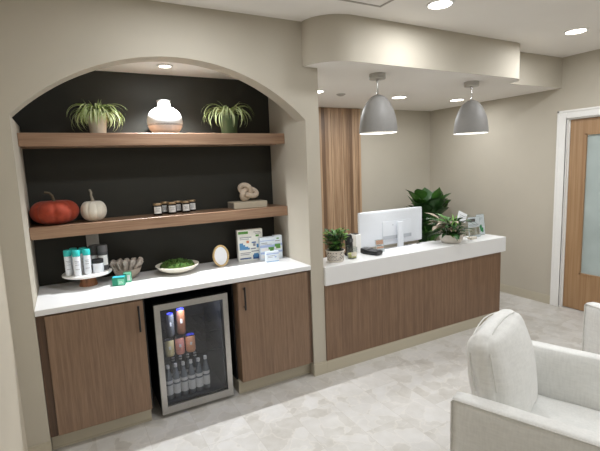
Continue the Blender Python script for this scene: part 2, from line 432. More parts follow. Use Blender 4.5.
# soffit
out = [(1.84, 0)]
for i in range(1, 15):
    a = PI+(PI/2)*i/14; out.append((2.12+.28*math.cos(a), -.001+.262*math.sin(a)))
out.append((3.0, -.25))
for i in range(0, 15):
    a = -PI/2+(PI/2)*i/14; out.append((3.92+.215*math.cos(a), -.025+.212*math.sin(a)))
out += [(4.2, -.027), (XW, -.035)]
mb = MB(); mb.prism(out+[(XW, .2), (1.84, .2)], HL, H-.001, caps=False); struct('soffit', mb, M_wall, 'curved greige bulkhead above the reception desk', smooth=True, ang=50)
mb = MB(); t = bmesh.new()
for zz in (HL, HL+.03):
    f = t.faces.new([t.verts.new((x, y, zz)) for x, y in [(1.842, .002)]+[(x+(.003 if x < 2.1 else 0), y+.003) for x, y in out[1:]]+[(XW, YB), (1.842, YB)]]); bmesh.ops.triangulate(t, faces=[f])
mb.merge(t)
o = struct('ceiling_reception', mb, M_ceil, 'lower white ceiling over the reception desk')
# access panel outline in the main ceiling
mb = MB()
ax0, ax1, ay0, ay1 = 1.62, 2.19, -.92, -.462
for (x0, x1, y0, y1) in ((ax0, ax1, ay1-.012, ay1), (ax0, ax1, ay0, ay0+.012), (ax0, ax0+.012, ay0, ay1), (ax1-.012, ax1, ay0, ay1)): mb.box(x0, x1, y0, y1, H-.006, H-.0005)
tag(mb.build('ceiling_access_panel', M_grille), 'thin square access panel frame in the main ceiling near the curved bulkhead', 'access panel')

# baseboards
def bb(name, x0, x1, y0, y1, label, h=.1):
    m = MB(); m.box(x0, x1, y0, y1, 0.0005, h-.012); 
    if abs(x1-x0) > abs(y1-y0): m.box(x0, x1, y0+(.004 if y0 < y1 else 0), y1, h-.012, h)
    else: m.box(x0+.004, x1, y0, y1, h-.012, h)
    struct(name, m, M_trim, label)
bb('baseboard_left', XL, 0.002, -.012, -.0005, 'greige baseboard under the left pier')
bb('baseboard_pier', XR-.006, PIL+.0, -.012, -.0005, 'greige baseboard around the pier')
bb('baseboard_right', XW-.012, XW-.0005, DY0+.095, YB, 'greige baseboard along right wall')
bb('baseboard_rear', PIL, XW-.013, YB-.012, YB-.0005, 'greige baseboard on the rear wall')

# wood slat panel on rear wall
t0 = thing('slat_wall_panel', 'tall vertical wood plank panel on wall behind reception', 'wall panel', (2.9, YB-.002, 0))
for i in range(16):
    m = MB(); x = -.66+i*.0925; m.box(x, x+.0905, -.022-(i % 2)*.004, 0, .0, HL-.004, .002, 1); m.build('plank', M_slat, t0)

# door
d0 = bpy.data.objects.new('door_1', None); COL.objects.link(d0); d0['kind'] = 'structure'; d0['label'] = 'oak door with frosted glass panel in white frame'; d0['category'] = 'door'
d0.location = (XW, 0, 0)
m = MB()
m.box(-.018, .1, DY0, DY0+.018, 0, DH+.0, .0, 1)
m.box(-.02, -.0005, DY0, DY0+.092, 0, DH+.085, .004, 1); m.box(-.02, -.0005, DY1-.092, DY1, 0, DH+.085, .004, 1)
m.box(-.02, -.0005, DY1, DY0, DH, DH+.085, .004, 1)
m.box(-.026, -.018, DY0+.07, DY0+.092, 0, DH+.085, .003, 1); m.box(-.026, -.018, DY1-.092, DY0+.092, DH+.063, DH+.085, .003, 1)
m.box(0, .1, DY0-.012, DY0, 0, DH-.0005); m.box(0, .1, DY1, DY1+.012, 0, DH-.0005); m.box(0, .1, DY1+.012, DY0-.012, DH-.012, DH-.0005)
m.box(.022, .034, DY0-.022, DY0-.012, 0, DH-.012)
m.build('door_frame', M_white, d0, smooth=False)
m = MB(); y0, y1 = DY0-.015, DY1+.015; gy0, gy1 = -.284, -.86; gz0, gz1 = .405, 1.905
m.box(.035, .08, gy0, y0, .008, DH-.015); m.box(.035, .08, y1, gy1, .008, DH-.015); m.box(.035, .08, gy1, gy0, .008, gz0); m.box(.035, .08, gy1, gy0, gz1, DH-.015)
leafo = m.build('door_leaf', M_door, d0, smooth=False)
m = MB()
for (a, b, c, e) in ((gy0-.014, gy0, gz0, gz1), (gy1, gy1+.014, gz0, gz1), (gy1, gy0, gz0, gz0+.014), (gy1, gy0, gz1-.014, gz1)): m.box(.031, .06, a, b, c, e)
m.build('glazing_bead', M_door, d0, smooth=False)
m = MB(); m.box(.052, .06, gy1+.002, gy0-.002, gz0+.002, gz1-.002); m.build('glass_pane', M_frost, d0, smooth=False)
m = MB(); m.tube([(.035, y1+.06, 1.0), (-.01, y1+.06, 1.0)], .01, 12); m.tube([(-.012, y1+.055, 1.0), (-.012, y1+.17, 1.0)], .009, 12); m.build('door_handle', M_chrome, d0)

# ------------------------------------------------------------------ lights
def spot(name, loc, power, size=2.4, blend=.6, rad=.05, col=(1, .9, .78), parent=None):
    l = bpy.data.lights.new(name, 'SPOT'); l.energy = power; l.spot_size = size; l.spot_blend = blend; l.shadow_soft_size = rad; l.color = col
    o = bpy.data.objects.new(name, l); COL.objects.link(o); o.location = loc
    if parent: o.parent = parent
    return o
WARM = (.958, .988, 1.02)
def disk(name, loc, power, r, col, parent=None):
    l = bpy.data.lights.new(name, 'AREA'); l.shape = 'DISK'; l.size = r*2; l.energy = power; l.color = col
    o = bpy.data.objects.new(name, l); COL.objects.link(o); o.location = loc
    if parent: o.parent = parent
    return o
def downlight(x, y, z, label, power, r=.075, size=2.5, blend=.55, group='recessed ceiling downlights', lens=None, rad=.06, drop=.02):
    t = thing('recessed_downlight', label, 'downlight', (x, y, z), 0, group)
    m = MB(); m.lathe([(r+.016, -.0005), (r+.016, -.006), (r+.002, -.008), (r, -.001)], n=40, cap=False); m.build('trim_ring', M_white, t)
    m = MB(); m.lathe([(r, -.003), (r*.7, -.0045), (.001, -.005)], n=40); m.build('lens', lens or M_lens, t)
    if lens: spot('lamp', (0, 0, -drop), power, size, blend, rad, WARM, t); disk('glow', (0, 0, -drop), 1.0, .03, WARM, t)
    else: disk('lamp', (0, 0, -drop), power, r, WARM, t)
    return t
P_MAIN = 11.5
downlight(2.535, -.657, H, 'bright recessed downlight in main ceiling in front of the curved bulkhead', P_MAIN*.78)
downlight(4.11, -.657, H, 'recessed downlight in main ceiling nearest the oak door', P_MAIN)
# the same row and the rows behind the camera
for (x, y) in ((.95, -.657), (2.535, -2.3), (4.11, -2.3), (.95, -4.2), (2.535, -4.2), (4.11, -4.2)):
    disk('room_lamp', (x, y, H-.02), P_MAIN, .075, WARM)
P_REC = 11
downlight(3.584, .93, HL, 'recessed downlight in low ceiling between the two pendants', P_REC)
downlight(2.47, .87, HL, 'recessed downlight in low ceiling half hidden by the pier', P_REC)
downlight(4.464, .90, HL, 'recessed downlight in low ceiling behind right pendant', P_REC*.5)
downlight(.925, .336, 2.415, 'small recessed spotlight in the niche ceiling above the white vase', 175, r=.04, size=1.88, blend=1.0, lens=M_lens2, rad=.018, drop=.012)
m = MB(); m.lathe([(.045, -.0005), (.05, -.004), (.03, -.018), (.012, -.022)], 0, 0, 0, 28)
o = m.build('ceiling_sensor', M_grille); o.location = (2.813, .938, HL); tag(o, 'small grey round sensor on the low ceiling left of the left pendant', 'sensor')

# pendants
def pendant(x, y, label, g='grey dome pendants'):
    t = thing('pendant_lamp', label, 'pendant lamp', (x, y, HL), 0, g)
    m = MB(); m.lathe([(.066, -.0005), (.068, -.004), (.068, -.036), (.064, -.042), (.001, -.046)], n=40); m.build('ceiling_canopy', M_steel, t)
    m = MB(); m.tube([(0, 0, -.046), (0, 0, -.18)], .0065, 10); m.tube([(0, 0, -.046), (0, 0, -.062)], .012, 12); m.build('rod', M_chrome, t)
    prof = [(.012, -.163), (.028, -.167), (.052, -.18), (.078, -.203), (.103, -.238), (.124, -.283), (.14, -.333), (.15, -.385), (.156, -.44), (.157, -.47)]
    inn = [(r-.006, z-.002) for r, z in reversed(prof[1:])] + [(.006, -.178)]
    m = MB(); m.lathe(prof+inn, n=56, mats=[0]*(len(prof)-1)+[1]*len(inn), cap=False); m.build('shade', [M_grey, M_shadein], t, ang=60)
    m = MB(); m.lathe([(.148, -.452), (.13, -.455), (.001, -.456)], n=48); m.build('diffuser', M_bulb, t)
    disk('lamp', (0, 0, -.46), 2.0, .14, WARM, t)
pendant(2.553, .027, 'left grey dome pendant lamp over the computer monitor')
pendant(3.668, .027, 'right grey dome pendant lamp over the desk plant')

# ------------------------------------------------------------------ niche shelves, counter, cabinets
def shelf(z, th, label):
    m = MB(); m.box(.001, XR-.001, SH, D-.001, z-th, z, .002, 1); return tag(m.build('floating_shelf', M_shelf, smooth=False), label, 'shelf', 'walnut shelves in the niche')
Z1, Z2 = 1.954, 1.358
shelf(Z1, .0835, 'upper thick walnut shelf carrying spider plants and white vase')
shelf(Z2, .0783, 'lower thick walnut shelf carrying pumpkins, jars and knot')
m = MB(); m.box(.001, XR-.001, -.006, D-.001, HC-.036, HC, .003, 2); tag(m.build('countertop', M_quartz, smooth=False), 'white quartz countertop across the niche cabinets', 'countertop')
# outlet on back wall
t0 = thing('wall_outlet', 'grey outlet plate on the dark niche wall above the cake stand', 'outlet', (.3685, D, 1.205))
m = MB(); m.box(-.042, .042, -.006, -.0005, -.052, .045, .003, 2); m.build('cover_plate', M_plate, t0)
m = MB(); m.box(-.018, .018, -.008, -.006, .004, .034, .002, 1); m.box(-.018, .018, -.008, -.006, -.038, -.008, .002, 1); m.build('socket', M_plate, t0)

def cabinet(x0, x1, door_x0, door_x1, hx, filler, label, ret):
    t = thing('base_cabinet', label, 'cabinet', (0, 0, 0), 0, 'walnut base cabinets')
    m = MB(); m.box(x0, x1, .022, D-.004, .113, HC-.0375); m.build('body', M_cab, t, smooth=False)
    m = MB(); m.box(door_x0, door_x1, .0, .02, .116, .868, .0015, 1); dr = m.build('door', M_cab, t, smooth=False)
    m = MB(); m.tube([(hx, -.03, .672), (hx, -.03, .842)], .0065, 10); m.tube([(hx, -.03, .69), (hx, 0, .69)], .005, 8); m.tube([(hx, -.03, .824), (hx, 0, .824)], .005, 8)
    m.build('handle', M_black, dr)
    m = MB(); m.box(filler[0], filler[1], .012, .022, .113, HC-.0375); m.build('filler_strip', M_fill, t, smooth=False)
    m = MB(); m.box(x0, x1, .07, .085, .0005, .113)
    if ret: m.box(x0, x0+.012, .085, D-.01, .0005, .1); m.box(x0-.012, x0, .06, D-.01, .0005, .1)
    else: m.box(x1-.012, x1, .085, D-.01, .0005, .113)
    m.box(x0, x1, .066, .07, .0005, .012)
    m.build('toe_kick', M_trim, t, smooth=False)
    return t
cabinet(.002, .594, .046, .593, .5605, (.002, .044), 'walnut base cabinet left of the drinks cooler', False)
cabinet(1.238, XR-.002, 1.239, 1.815, 1.281, (1.818, XR-.002), 'walnut base cabinet right of the drinks cooler', True)
# dark lining of appliance bay
m = MB(); m.box(.595, 1.225, D-.012, D-.002, .0005, HC-.038); m.box(.5945, .606, .03, D-.013, .113, HC-.038); m.box(1.226, 1.2375, .1, D-.013, .101, HC-.038); m.box(.607, 1.225, .06, D-.013, HC-.05, HC-.038)
tag(m.build('bay_lining', M_cooldark, smooth=False), 'black lining of the recess around the drinks cooler', 'lining')

# drinks cooler
CX0, CX1, CZ0, CZ1, CY = .662, 1.172, .028, .806, .035
t0 = thing('beverage_cooler', 'stainless glass door drinks cooler between the cabinets', 'drinks cooler', (0, 0, 0))
m = MB(); a, b = CX0+.006, CX1-.006
m.box(a, a+.03, CY+.045, .58, CZ0, CZ1-.004); m.box(b-.03, b, CY+.045, .58, CZ0, CZ1-.004); m.box(a+.03, b-.03, CY+.045, .58, CZ1-.034, CZ1-.004); m.box(a+.03, b-.03, CY+.045, .58, CZ0, CZ0+.04); m.box(a+.03, b-.03, .55, .58, CZ0+.04, CZ1-.034)
m.build('body', M_cooldark, t0, smooth=False)
m = MB(); m.box(a+.031, b-.031, .54, .549, CZ0+.042, CZ1-.036); m.box(a+.031, a+.036, CY+.05, .54, CZ0+.042, CZ1-.036); m.box(b-.036, b-.031, CY+.05, .54, CZ0+.042, CZ1-.036); m.box(a+.036, b-.036, CY+.05, .54, CZ0+.041, CZ0+.046)
m.build('liner', M_liner, t0, smooth=False)
m = MB(); fw = .038
for q in ([(CX0, CZ0), (CX1, CZ0), (CX1-fw, CZ0+.052), (CX0+fw, CZ0+.052)], [(CX1, CZ0), (CX1, CZ1), (CX1-fw, CZ1-.042), (CX1-fw, CZ0+.052)], [(CX1, CZ1), (CX0, CZ1), (CX0+fw, CZ1-.042), (CX1-fw, CZ1-.042)], [(CX0, CZ1), (CX0, CZ0), (CX0+fw, CZ0+.052), (CX0+fw, CZ1-.042)]):
    A = [(x, CY, z) for x, z in q]; B = [(x, CY+.042, z) for x, z in q]
    m.face(A); m.face(list(reversed(B)))
    for k in range(4): m.face([A[k], A[(k+1) % 4], B[(k+1) % 4], B[k]][::-1])
dr = m.build('door_frame', M_steel, t0, smooth=False); bv = dr.modifiers.new('b', 'BEVEL'); bv.width = .002; bv.segments = 2
m = MB(); m.box(CX0+fw-.002, CX1-fw+.002, CY+.012, CY+.018, CZ0+.05, CZ1-.04); m.build('glass_pane', M_tint, dr, smooth=False)
m = MB(); m.box(CX0+fw, CX1-fw, CY+.02, CY+.04, CZ0+.052, CZ0+.06); m.build('gasket', M_rubber, dr, smooth=False)
m = MB(); m.box(CX0+fw, CX1-fw, CY+.02, CY+.04, CZ1-.05, CZ1-.042); m.build('gasket', M_rubber, dr, smooth=False)
for zz in (.386, .528):
    m = MB()
    for k in range(9): x = a+.045+k*(b-a-.09)/8; m.tube([(x, .11, zz-.006), (x, .53, zz-.006)], .0014, 6)
    for y in (.11, .32, .53): m.tube([(a+.037, y, zz-.0085), (b-.037, y, zz-.0085)], .003, 6)
    m.build('wire_shelf', M_cooldark, t0)
for x in (a+.03, b-.03):
    for y in (.1, .54):
        m = MB(); m.lathe([(.016, 0), (.018, .003), (.014, CZ0)], x, y, .0005, 16); m.build('foot', M_rubber, t0)
m = MB(); m.box(.905, .93, CY+.048, CY+.056, CZ1-.056, CZ1-.048); m.box(.705, .86, .14, .15, CZ1-.042, CZ1-.037); m.build('indicator_light', M_bluel, t0, smooth=False)
l = bpy.data.lights.new('cooler_led_and_fill', 'POINT'); l.energy = .7; l.color = (.15, .2, 1); l.shadow_soft_size = .02
o = bpy.data.objects.new('cooler_led_and_fill', l); COL.objects.link(o); o.location = (.81, .12, .745); o.parent = t0
l = bpy.data.lights.new('cooler_led_and_fill', 'POINT'); l.energy = 3.2; l.color = (.9, .95, 1); l.shadow_soft_size = .03  # white fill light added to brighten the drinks, besides the blue LED
o = bpy.data.objects.new('cooler_led_and_fill', l); COL.objects.link(o); o.location = (.86, .095, .74); o.parent = t0

# cooler contents
def bottle(x, y, z, r, h, label, bodym, capm, group, cat='bottle', neck=.5):
    t = thing('drink_bottle', label, cat, (x, y, z), 0, group)
    m = MB(); m.lathe([(r*.9, 0), (r, .006), (r, h*.58), (r*.94, h*.64), (r*neck, h*.82), (r*.42, h*.86), (r*.42, h*.92)], n=24); m.build('body', bodym, t)
    m = MB(); m.lathe([(r*1.02, h*.14), (r*1.02, h*.42)], n=24, cap=False); m.lathe([(r*1.015, h*.47), (r*1.015, h*.56)], n=24, cap=False); m.build('paper_label', M_lab, t)
    m = MB(); m.lathe([(r*.48, h*.9), (r*.48, h*.99), (r*.4, h)], n=20); m.build('cap', capm, t)
    return t
WATER = [(.740, .15), (.794, .15), (.848, .15), (.903, .15), (.957, .15), (1.012, .16)]
names = ['leftmost clear water bottle in the front row of the cooler', 'second clear water bottle from the left in the cooler front row', 'third clear water bottle from the left in the cooler front row', 'fourth clear water bottle from the left in the cooler front row', 'fifth clear water bottle from the left in the cooler front row', 'rightmost clear water bottle in the front row of the cooler']
proto = None
for (x, y), nm in zip(WATER, names):
    if proto is None: proto = bottle(x, y, CZ0+.047, .025, .25, nm, M_water, M_lab, 'water bottles in the cooler')
    else: copy_thing(proto, (x, y, CZ0+.047), nm)
for k in range(4): copy_thing(proto, (.80+k*.054, .26, CZ0+.047), ['leftmost', 'second', 'third', 'last'][k]+' clear water bottle of the back row in the cooler')
def can(x, y, z, r, h, label, mat, group, capm=None):
    t = thing('drink_can', label, 'can', (x, y, z), 0, group)
    m = MB(); m.lathe([(r*.85, 0), (r*.98, .008), (r, .014), (r, h*.86), (r*.84, h*.95)], n=28); m.build('body', mat, t)
    m = MB(); m.lathe([(r*.86, h*.945), (r*.88, h*.97), (r*.8, h*.975), (r*.78, h*.96)], n=28); m.build('lid', capm or M_steel, t)
    m = MB(); m.box(-r*.35, r*.1, -r*1.04, -r*.97, h*.45, h*.62, 0); m.build('mark', M_lab, t)
    return t
can(.766, .16, .387, .031, .125, 'straw yellow can at left on the middle cooler shelf', M_can1, 'drinks cans in the cooler')
can(.838, .16, .387, .032, .128, 'pink can in the middle of the middle cooler shelf', M_can2, 'drinks cans in the cooler')
can(.914, .16, .387, .034, .128, 'peach coloured can at right on the middle cooler shelf', M_can3, 'drinks cans in the cooler', M_lidglow)
can(.786, .17, .529, .025, .165, 'slim smoky grey can at left on the top cooler shelf', M_can5, 'drinks cans in the cooler', M_lidglow)
can(.86, .17, .529, .031, .185, 'tall brown can on the top cooler shelf', M_can4, 'drinks cans in the cooler', M_lidglow)

# ------------------------------------------------------------------ upper shelf objects
def spider(x, y, z, label, potm, potr, poth, nl, la, lb, seed, pale, top):
    random.seed(seed)
    t = thing('spider_plant', label, 'potted plant', (x, y, z), 0, 'spider plants')
    m = MB(); m.lathe([(potr*.78, .0005), (potr*.82, .004), (potr, poth-.004), (potr, poth), (potr-.006, poth), (potr-.008, poth-.015)], n=32, cap=False); m.lathe([(potr*.78, .0006), (.001, .0006)], n=32, cap=False); m.build('pot', potm, t)
    m = MB(); m.lathe([(potr-.007, poth-.012), (.001, poth-.008)], n=24, cap=False); m.build('soil', M_soil, t)
    m = MB()
    for i in range(nl):
        az = random.uniform(0, 2*PI); up = random.random()
        L = random.uniform(la, lb)*(.75 if math.sin(az) > .5 else 1)
        rr = random.uniform(0, potr*.5)
        if top and up > .93: rise, droop = random.uniform(1.2, 1.5), random.uniform(.4, 1.2); L *= .55
        else: rise, droop = random.uniform(.8, 1.5), random.uniform(2.6, 4.0)
        if L*1 > .17 and math.sin(az) > .3: L *= .7
        m.leaf((rr*math.cos(az), rr*math.sin(az), poth-.012), az, L, random.uniform(.013, .022), rise, droop, 9, 0, 1 if random.random() < pale else 0, random.uniform(-.5, .5), .35)
    m.build('foliage', [M_lg if pale > .6 else M_lm, M_lw], t)
    return t
spider(.468, .475, Z1, 'pale variegated spider plant in a cream pot, left on the upper shelf', M_potc, .062, .12, 200, .16, .27, 3, .9, True)
spider(1.418, .475, Z1, 'spider plant in a dark green pot, right on the upper shelf', M_potg, .074, .142, 64, .19, .31, 11, .9, True)
t0 = thing('vase', 'round white vase with blush base on the upper shelf', 'vase', (.925, .48, Z1))
r = .126
prof = [(.001, .0005), (.072, .0005), (.092, .012), (.112, .034), (.122, .06), (.1245, .072), (.126, .085), (.125, .102), (.122, .125), (.111, .152), (.092, .174), (.068, .189), (.052, .195), (.047, .2), (.047, .236), (.05, .244), (.045, .244), (.042, .236), (.042, .19)]
mats = [1 if z < .068 else (2 if z < .083 else 0) for _, z in prof[1:]]
m = MB(); m.lathe(prof, n=48, mats=mats, cap=False); m.build('body', [M_vasew, M_vasep, M_vaseg], t0, ang=60)

# ------------------------------------------------------------------ lower shelf objects
def pumpkin(x, y, z, R, h, ribs, mat, stemm, stem_pts, label, g):
    t = thing('decor_pumpkin', label, 'pumpkin', (x, y, z), 0, g)
    prof = []
    for i in range(21):
        a = -PI/2+PI*i/20
        rr = R*(math.cos(a)**.75 if math.cos(a) > 0 else 0); zz = h*(.5+.5*math.sin(a))
        if i > 15: zz -= h*.13*((i-15)/5)**2
        if i < 3: zz = max(zz, .0005)
        prof.append((max(rr, .002), max(zz, .0005)))
    m = MB(); m.lathe(prof, n=ribs*10, rf=lambda a, z: 1-.075*(1-abs(math.sin(a*ribs/2)))**2.2)
    m.build('body', mat, t, ang=80)
    m = MB(); m.tube(stem_pts, [.016, .01, .008, .008, .007][:len(stem_pts)], 10); m.build('stem', stemm, t)
    return t
pumpkin(.153, .488, Z2, .151, .17, 8, M_orange, M_stem, [(0, 0, .138), (.0, -.005, .165), (-.006, -.008, .192), (-.022, -.01, .212), (-.05, -.01, .218)], 'large burnt orange velvet pumpkin at the left end of the lower shelf', 'velvet pumpkins on the shelf')
pumpkin(.389, .47, Z2, .084, .15, 9, M_cream, M_stemg, [(0, 0, .125), (-.002, 0, .155), (-.008, 0, .18), (-.006, -.002, .2), (-.014, -.004, .222)], 'small cream velvet pumpkin beside the orange pumpkin', 'velvet pumpkins on the shelf')
def jar(x, y, label, rot):
    t = thing('jar', label, 'jar', (x, y, Z2), rot, 'small labelled jars on the lower shelf')
    r = .034
    m = MB(); m.lathe([(r*.92, .0005), (r, .005), (r, .07), (r*.93, .077)], n=32); m.build('body', M_amber, t)
    m = MB(); m.lathe([(r*.98, .077), (r*.98, .09), (r*.94, .092), (.001, .092)], n=32); m.build('lid', M_gold, t)
    m = MB(); n = 14
    for k in range(n):
        a0, a1 = -PI/2-.85+1.7*k/n, -PI/2-.85+1.7*(k+1)/n; q = r*1.012
        m.face([(q*math.cos(a0), q*math.sin(a0), .016), (q*math.cos(a1), q*math.sin(a1), .016), (q*math.cos(a1), q*math.sin(a1), .066), (q*math.cos(a0), q*math.sin(a0), .066)])
    for zz, ww in ((.05, .5), (.04, .34), (.032, .42)):
        q = r*1.016
        for k in range(6):
            a0, a1 = -PI/2-ww+2*ww*k/6, -PI/2-ww+2*ww*(k+1)/6
            m.face([(q*math.cos(a0), q*math.sin(a0), zz), (q*math.cos(a1), q*math.sin(a1), zz), (q*math.cos(a1), q*math.sin(a1), zz+.003), (q*math.cos(a0), q*math.sin(a0), zz+.003)], 1)
    m.build('paper_label', [M_lab, M_txt], t)
    return t
j0 = jar(.822, .49, 'small dark labelled jar, front row left on the lower shelf', -.12)
for (x, y, nm, rz) in ((.932, .51, 'small dark labelled jar, front row middle on the lower shelf', -.1), (1.042, .53, 'small dark labelled jar, front row right on the lower shelf', -.1), (.896, .585, 'small dark labelled jar, back row left on the lower shelf', -.15), (.998, .598, 'small dark labelled jar, back row middle on the lower shelf', -.1), (1.108, .6, 'small dark labelled jar, back row right on the lower shelf', -.1)):
    copy_thing(j0, (x, y, Z2), nm, rz)
t0 = thing('keepsake_box', 'flat beige book shaped box under the knot sculpture', 'box', (1.563, .525, Z2), -.03)
m = MB(); m.box(-.15, .14, -.085, .085, .0005, .052, .002, 1); m.build('body', M_book, t0, smooth=False)
m = MB(); m.box(-.1525, -.1505, -.07, .07, .006, .046); m.build('page_edge', M_bookd, t0, smooth=False)
m = MB(); pts = []
for i in range(150):
    a = 2*PI*i/120
    x = math.sin(a)+2*math.sin(2*a); z = math.cos(a)-2*math.cos(2*a); y = -math.sin(3*a)
    pts.append((x*.027, y*.021, z*.0235))
rot = Matrix.Rotation(math.radians(34), 4, 'Y')
pts = [rot @ Vector(p) for p in pts]; pts = [Vector((p.x*1.02, p.y, p.z*.86)) for p in pts]
zmin = min(p.z for p in pts)-.021
m.tube([(p.x, p.y, p.z-zmin) for p in pts], .021, 12, closed=True)
o = m.build('knot_sculpture', M_knot, ang=60); o.location = (1.56, .52, Z2+.0525); tag(o, 'pale stone knot sculpture on the beige box', 'sculpture')

# ------------------------------------------------------------------ counter objects
t0 = thing('cake_stand', 'white round cake stand on a wooden foot at the counter left', 'cake stand', (.307, .452, HC))
m = MB(); m.lathe([(.001, .078), (.15, .078), (.158, .084), (.158, .094), (.154, .096), (.001, .096)], n=64, cap=False); m.build('plate', M_white, t0)
m = MB(); m.lathe([(.058, .0005), (.06, .004), (.05, .04), (.055, .0775)], n=36); m.build('foot', M_standw, t0)
PZ = HC+.0965
def tube_bottle(x, y, label):
    t = thing('lotion_bottle', label, 'bottle', (x, y, PZ), 0, 'white bottles with teal caps')
    mbod = MB(); mbod.lathe([(.021, .0005), (.0225, .003), (.0235, .13), (.022, .136)], n=28)
    m = MB(); m.lathe([(.024, .134), (.0245, .137), (.0245, .17), (.022, .174), (.001, .174)], n=28); m.build('cap', M_teal, t)
    m = mbod; q = .0237
    for zz, ww in ((.1, .6), (.09, .45), (.075, .5), (.045, .55)):
        for k in range(6):
            a0, a1 = -PI/2-ww+2*ww*k/6, -PI/2-ww+2*ww*(k+1)/6
            m.face([(q*math.cos(a0), q*math.sin(a0), zz), (q*math.cos(a1), q*math.sin(a1), zz), (q*math.cos(a1), q*math.sin(a1), zz+.003), (q*math.cos(a0), q*math.sin(a0), zz+.003)], 1)
    m.build('body', [M_whitepl, M_txt], t); return t
b0 = tube_bottle(.198, .40, 'white teal capped bottle at the left edge of the cake stand')
for (x, y, nm) in ((.248, .352, 'white teal capped bottle nearest the front of the cake stand'), (.31, .362, 'white teal capped bottle beside the black lidded jar'), (.235, .47, 'white teal capped bottle behind, back left on the cake stand'), (.292, .45, 'white teal capped bottle behind, between the two front ones')):
    copy_thing(b0, (x, y, PZ), nm)
def tub(name, x, y, r, h, bm_, lm, label, lab=True, group=None):
    t = thing(name, label, 'jar', (x, y, PZ), 0, group)
    m = MB(); m.lathe([(r*.95, .0005), (r, .004), (r, h*.72), (r*.95, h*.74)], n=32); m.build('body', bm_, t)
    m = MB(); m.lathe([(r*1.02, h*.73), (r*1.03, h*.76), (r*1.03, h*.98), (r, h), (.001, h)], n=32); m.build('lid', lm, t)
    if lab:
        m = MB(); q = r*1.01
        for k in range(12):
            a0, a1 = -PI/2-1.0+2*k/12, -PI/2-1.0+2*(k+1)/12
            m.face([(q*math.cos(a0), q*math.sin(a0), h*.2), (q*math.cos(a1), q*math.sin(a1), h*.2), (q*math.cos(a1), q*math.sin(a1), h*.6), (q*math.cos(a0), q*math.sin(a0), h*.6)])
        m.build('paper_label', M_lab, t)
    return t
tub('cream_jar', .375, .38, .036, .092, M_whitepl, M_blackpl, 'squat white jar with black lid at the front of the cake stand', False)
tub('supplement_jar', .366, .50, .034, .175, M_gbody, M_gcap, 'dark grey labelled jar with grey lid behind the black lidded jar', True, 'dark grey jars on the cake stand')
tub('supplement_jar', .414, .45, .034, .178, M_gbody, M_gcap, 'dark grey labelled jar with grey lid at the cake stand right edge', True, 'dark grey jars on the cake stand')
tub('cream_jar', .318, .545, .03, .15, M_gbody, M_gcap, 'small dark grey jar at the back of the cake stand', False)

t0 = thing('towel_bowl', 'round taupe bowl behind the green cartons on the counter', 'bowl', (.572, .50, HC))
m = MB(); m.lathe([(.05, .0005), (.055, .004), (.085, .035), (.1, .075), (.096, .076), (.08, .04), (.05, .012), (.001, .01)], n=40, cap=False); m.lathe([(.05, .0006), (.001, .0006)], n=40, cap=False); m.build('bowl', M_bowlt, t0, ang=60)
wl = ['leftmost taupe folded washcloth standing in the bowl', 'second taupe folded washcloth from the left in the bowl', 'middle taupe folded washcloth standing in the bowl', 'fourth taupe folded washcloth from the left in the bowl', 'rightmost taupe folded washcloth standing in the bowl']
for k, nm in enumerate(wl):
    m = MB(); q = (k-2)/2
    fold = lambda x, y, z, p: (noise.noise(p*40)*.004, noise.noise(p*30+Vector((k*3, 0, 0)))*.006+(.006*math.sin(x*7+k) if z > -.2 else 0), .012*(1-x*x)*(z > 0)+noise.noise(p*35+Vector((0, k, 0)))*.006)
    m.puff(.125-.02*abs(q), .017, .1-.022*abs(q), .008, 16, fold, (0, 0, .05))
    m.puff(.11-.02*abs(q), .006, .075-.02*abs(q), .003, 10, fold, (.004, -.0125, .047))
    o = m.build('folded_washcloth', M_cloth, ang=80); o.location = (.572+q*.056, .5, HC+.034+.016*abs(q)); o.rotation_euler = (0, 0, 0)
    o.rotation_euler = (Matrix.Rotation(q*.5, 4, 'Y') @ Matrix.Rotation(PI/2-.35, 4, 'Z')).to_euler()
    tag(o, nm, 'washcloth', 'folded washcloths in the bowl')
def carton(name, label, cat, loc, rotz, w, d, h, mats, panels, tilt=0, group=None):
    """printed box; panels = (face, u0,u1,v0,v1, material slot) in fractions of the front (f) or top (t) face"""
    m = MB(); m.box(-w/2, w/2, -d/2, d/2, 0, h, .0012, 1, 0)
    for q_, (fc, u0, u1, v0, v1, mi) in enumerate(panels):
        if fc == 'f': m.box(-w/2+u0*w, -w/2+u1*w, -d/2-.0004-.00006*q_, -d/2+.0002, v0*h, v1*h, 0, 1, mi)
        elif fc == 't': m.box(-w/2+u0*w, -w/2+u1*w, -d/2+v0*d, -d/2+v1*d, h-.0002, h+.0005, 0, 1, mi)
        elif fc == 'l': m.box(-w/2-.0005, -w/2+.0002, -d/2+u0*d, -d/2+u1*d, v0*h, v1*h, 0, 1, mi)
    o = m.build(name, mats, None, smooth=False); o.location = loc; o.rotation_euler = (tilt, 0, rotz)
    return tag(o, label, cat, group)
carton('soap_carton', 'green carton with cyan top in front of the taupe bowl', 'carton', (.493, .315, HC+.0006), -.25, .082, .055, .058, [M_gr1, M_gr2, M_gr3, M_box],
       [('f', .45, .97, .08, .8, 1), ('t', .04, .96, .08, .92, 2), ('f', .52, .85, .3, .36, 3), ('f', .52, .8, .45, .5, 3)], 0, 'green cartons on the counter')
carton('soap_carton', 'pale green carton right behind the cyan topped carton', 'carton', (.556, .372, HC+.0006), -.25, .05, .05, .068, [M_gr2, M_gr1, M_box], [('f', .05, .4, .05, .95, 1), ('f', .5, .9, .2, .8, 2)], 0, 'green cartons on the counter')
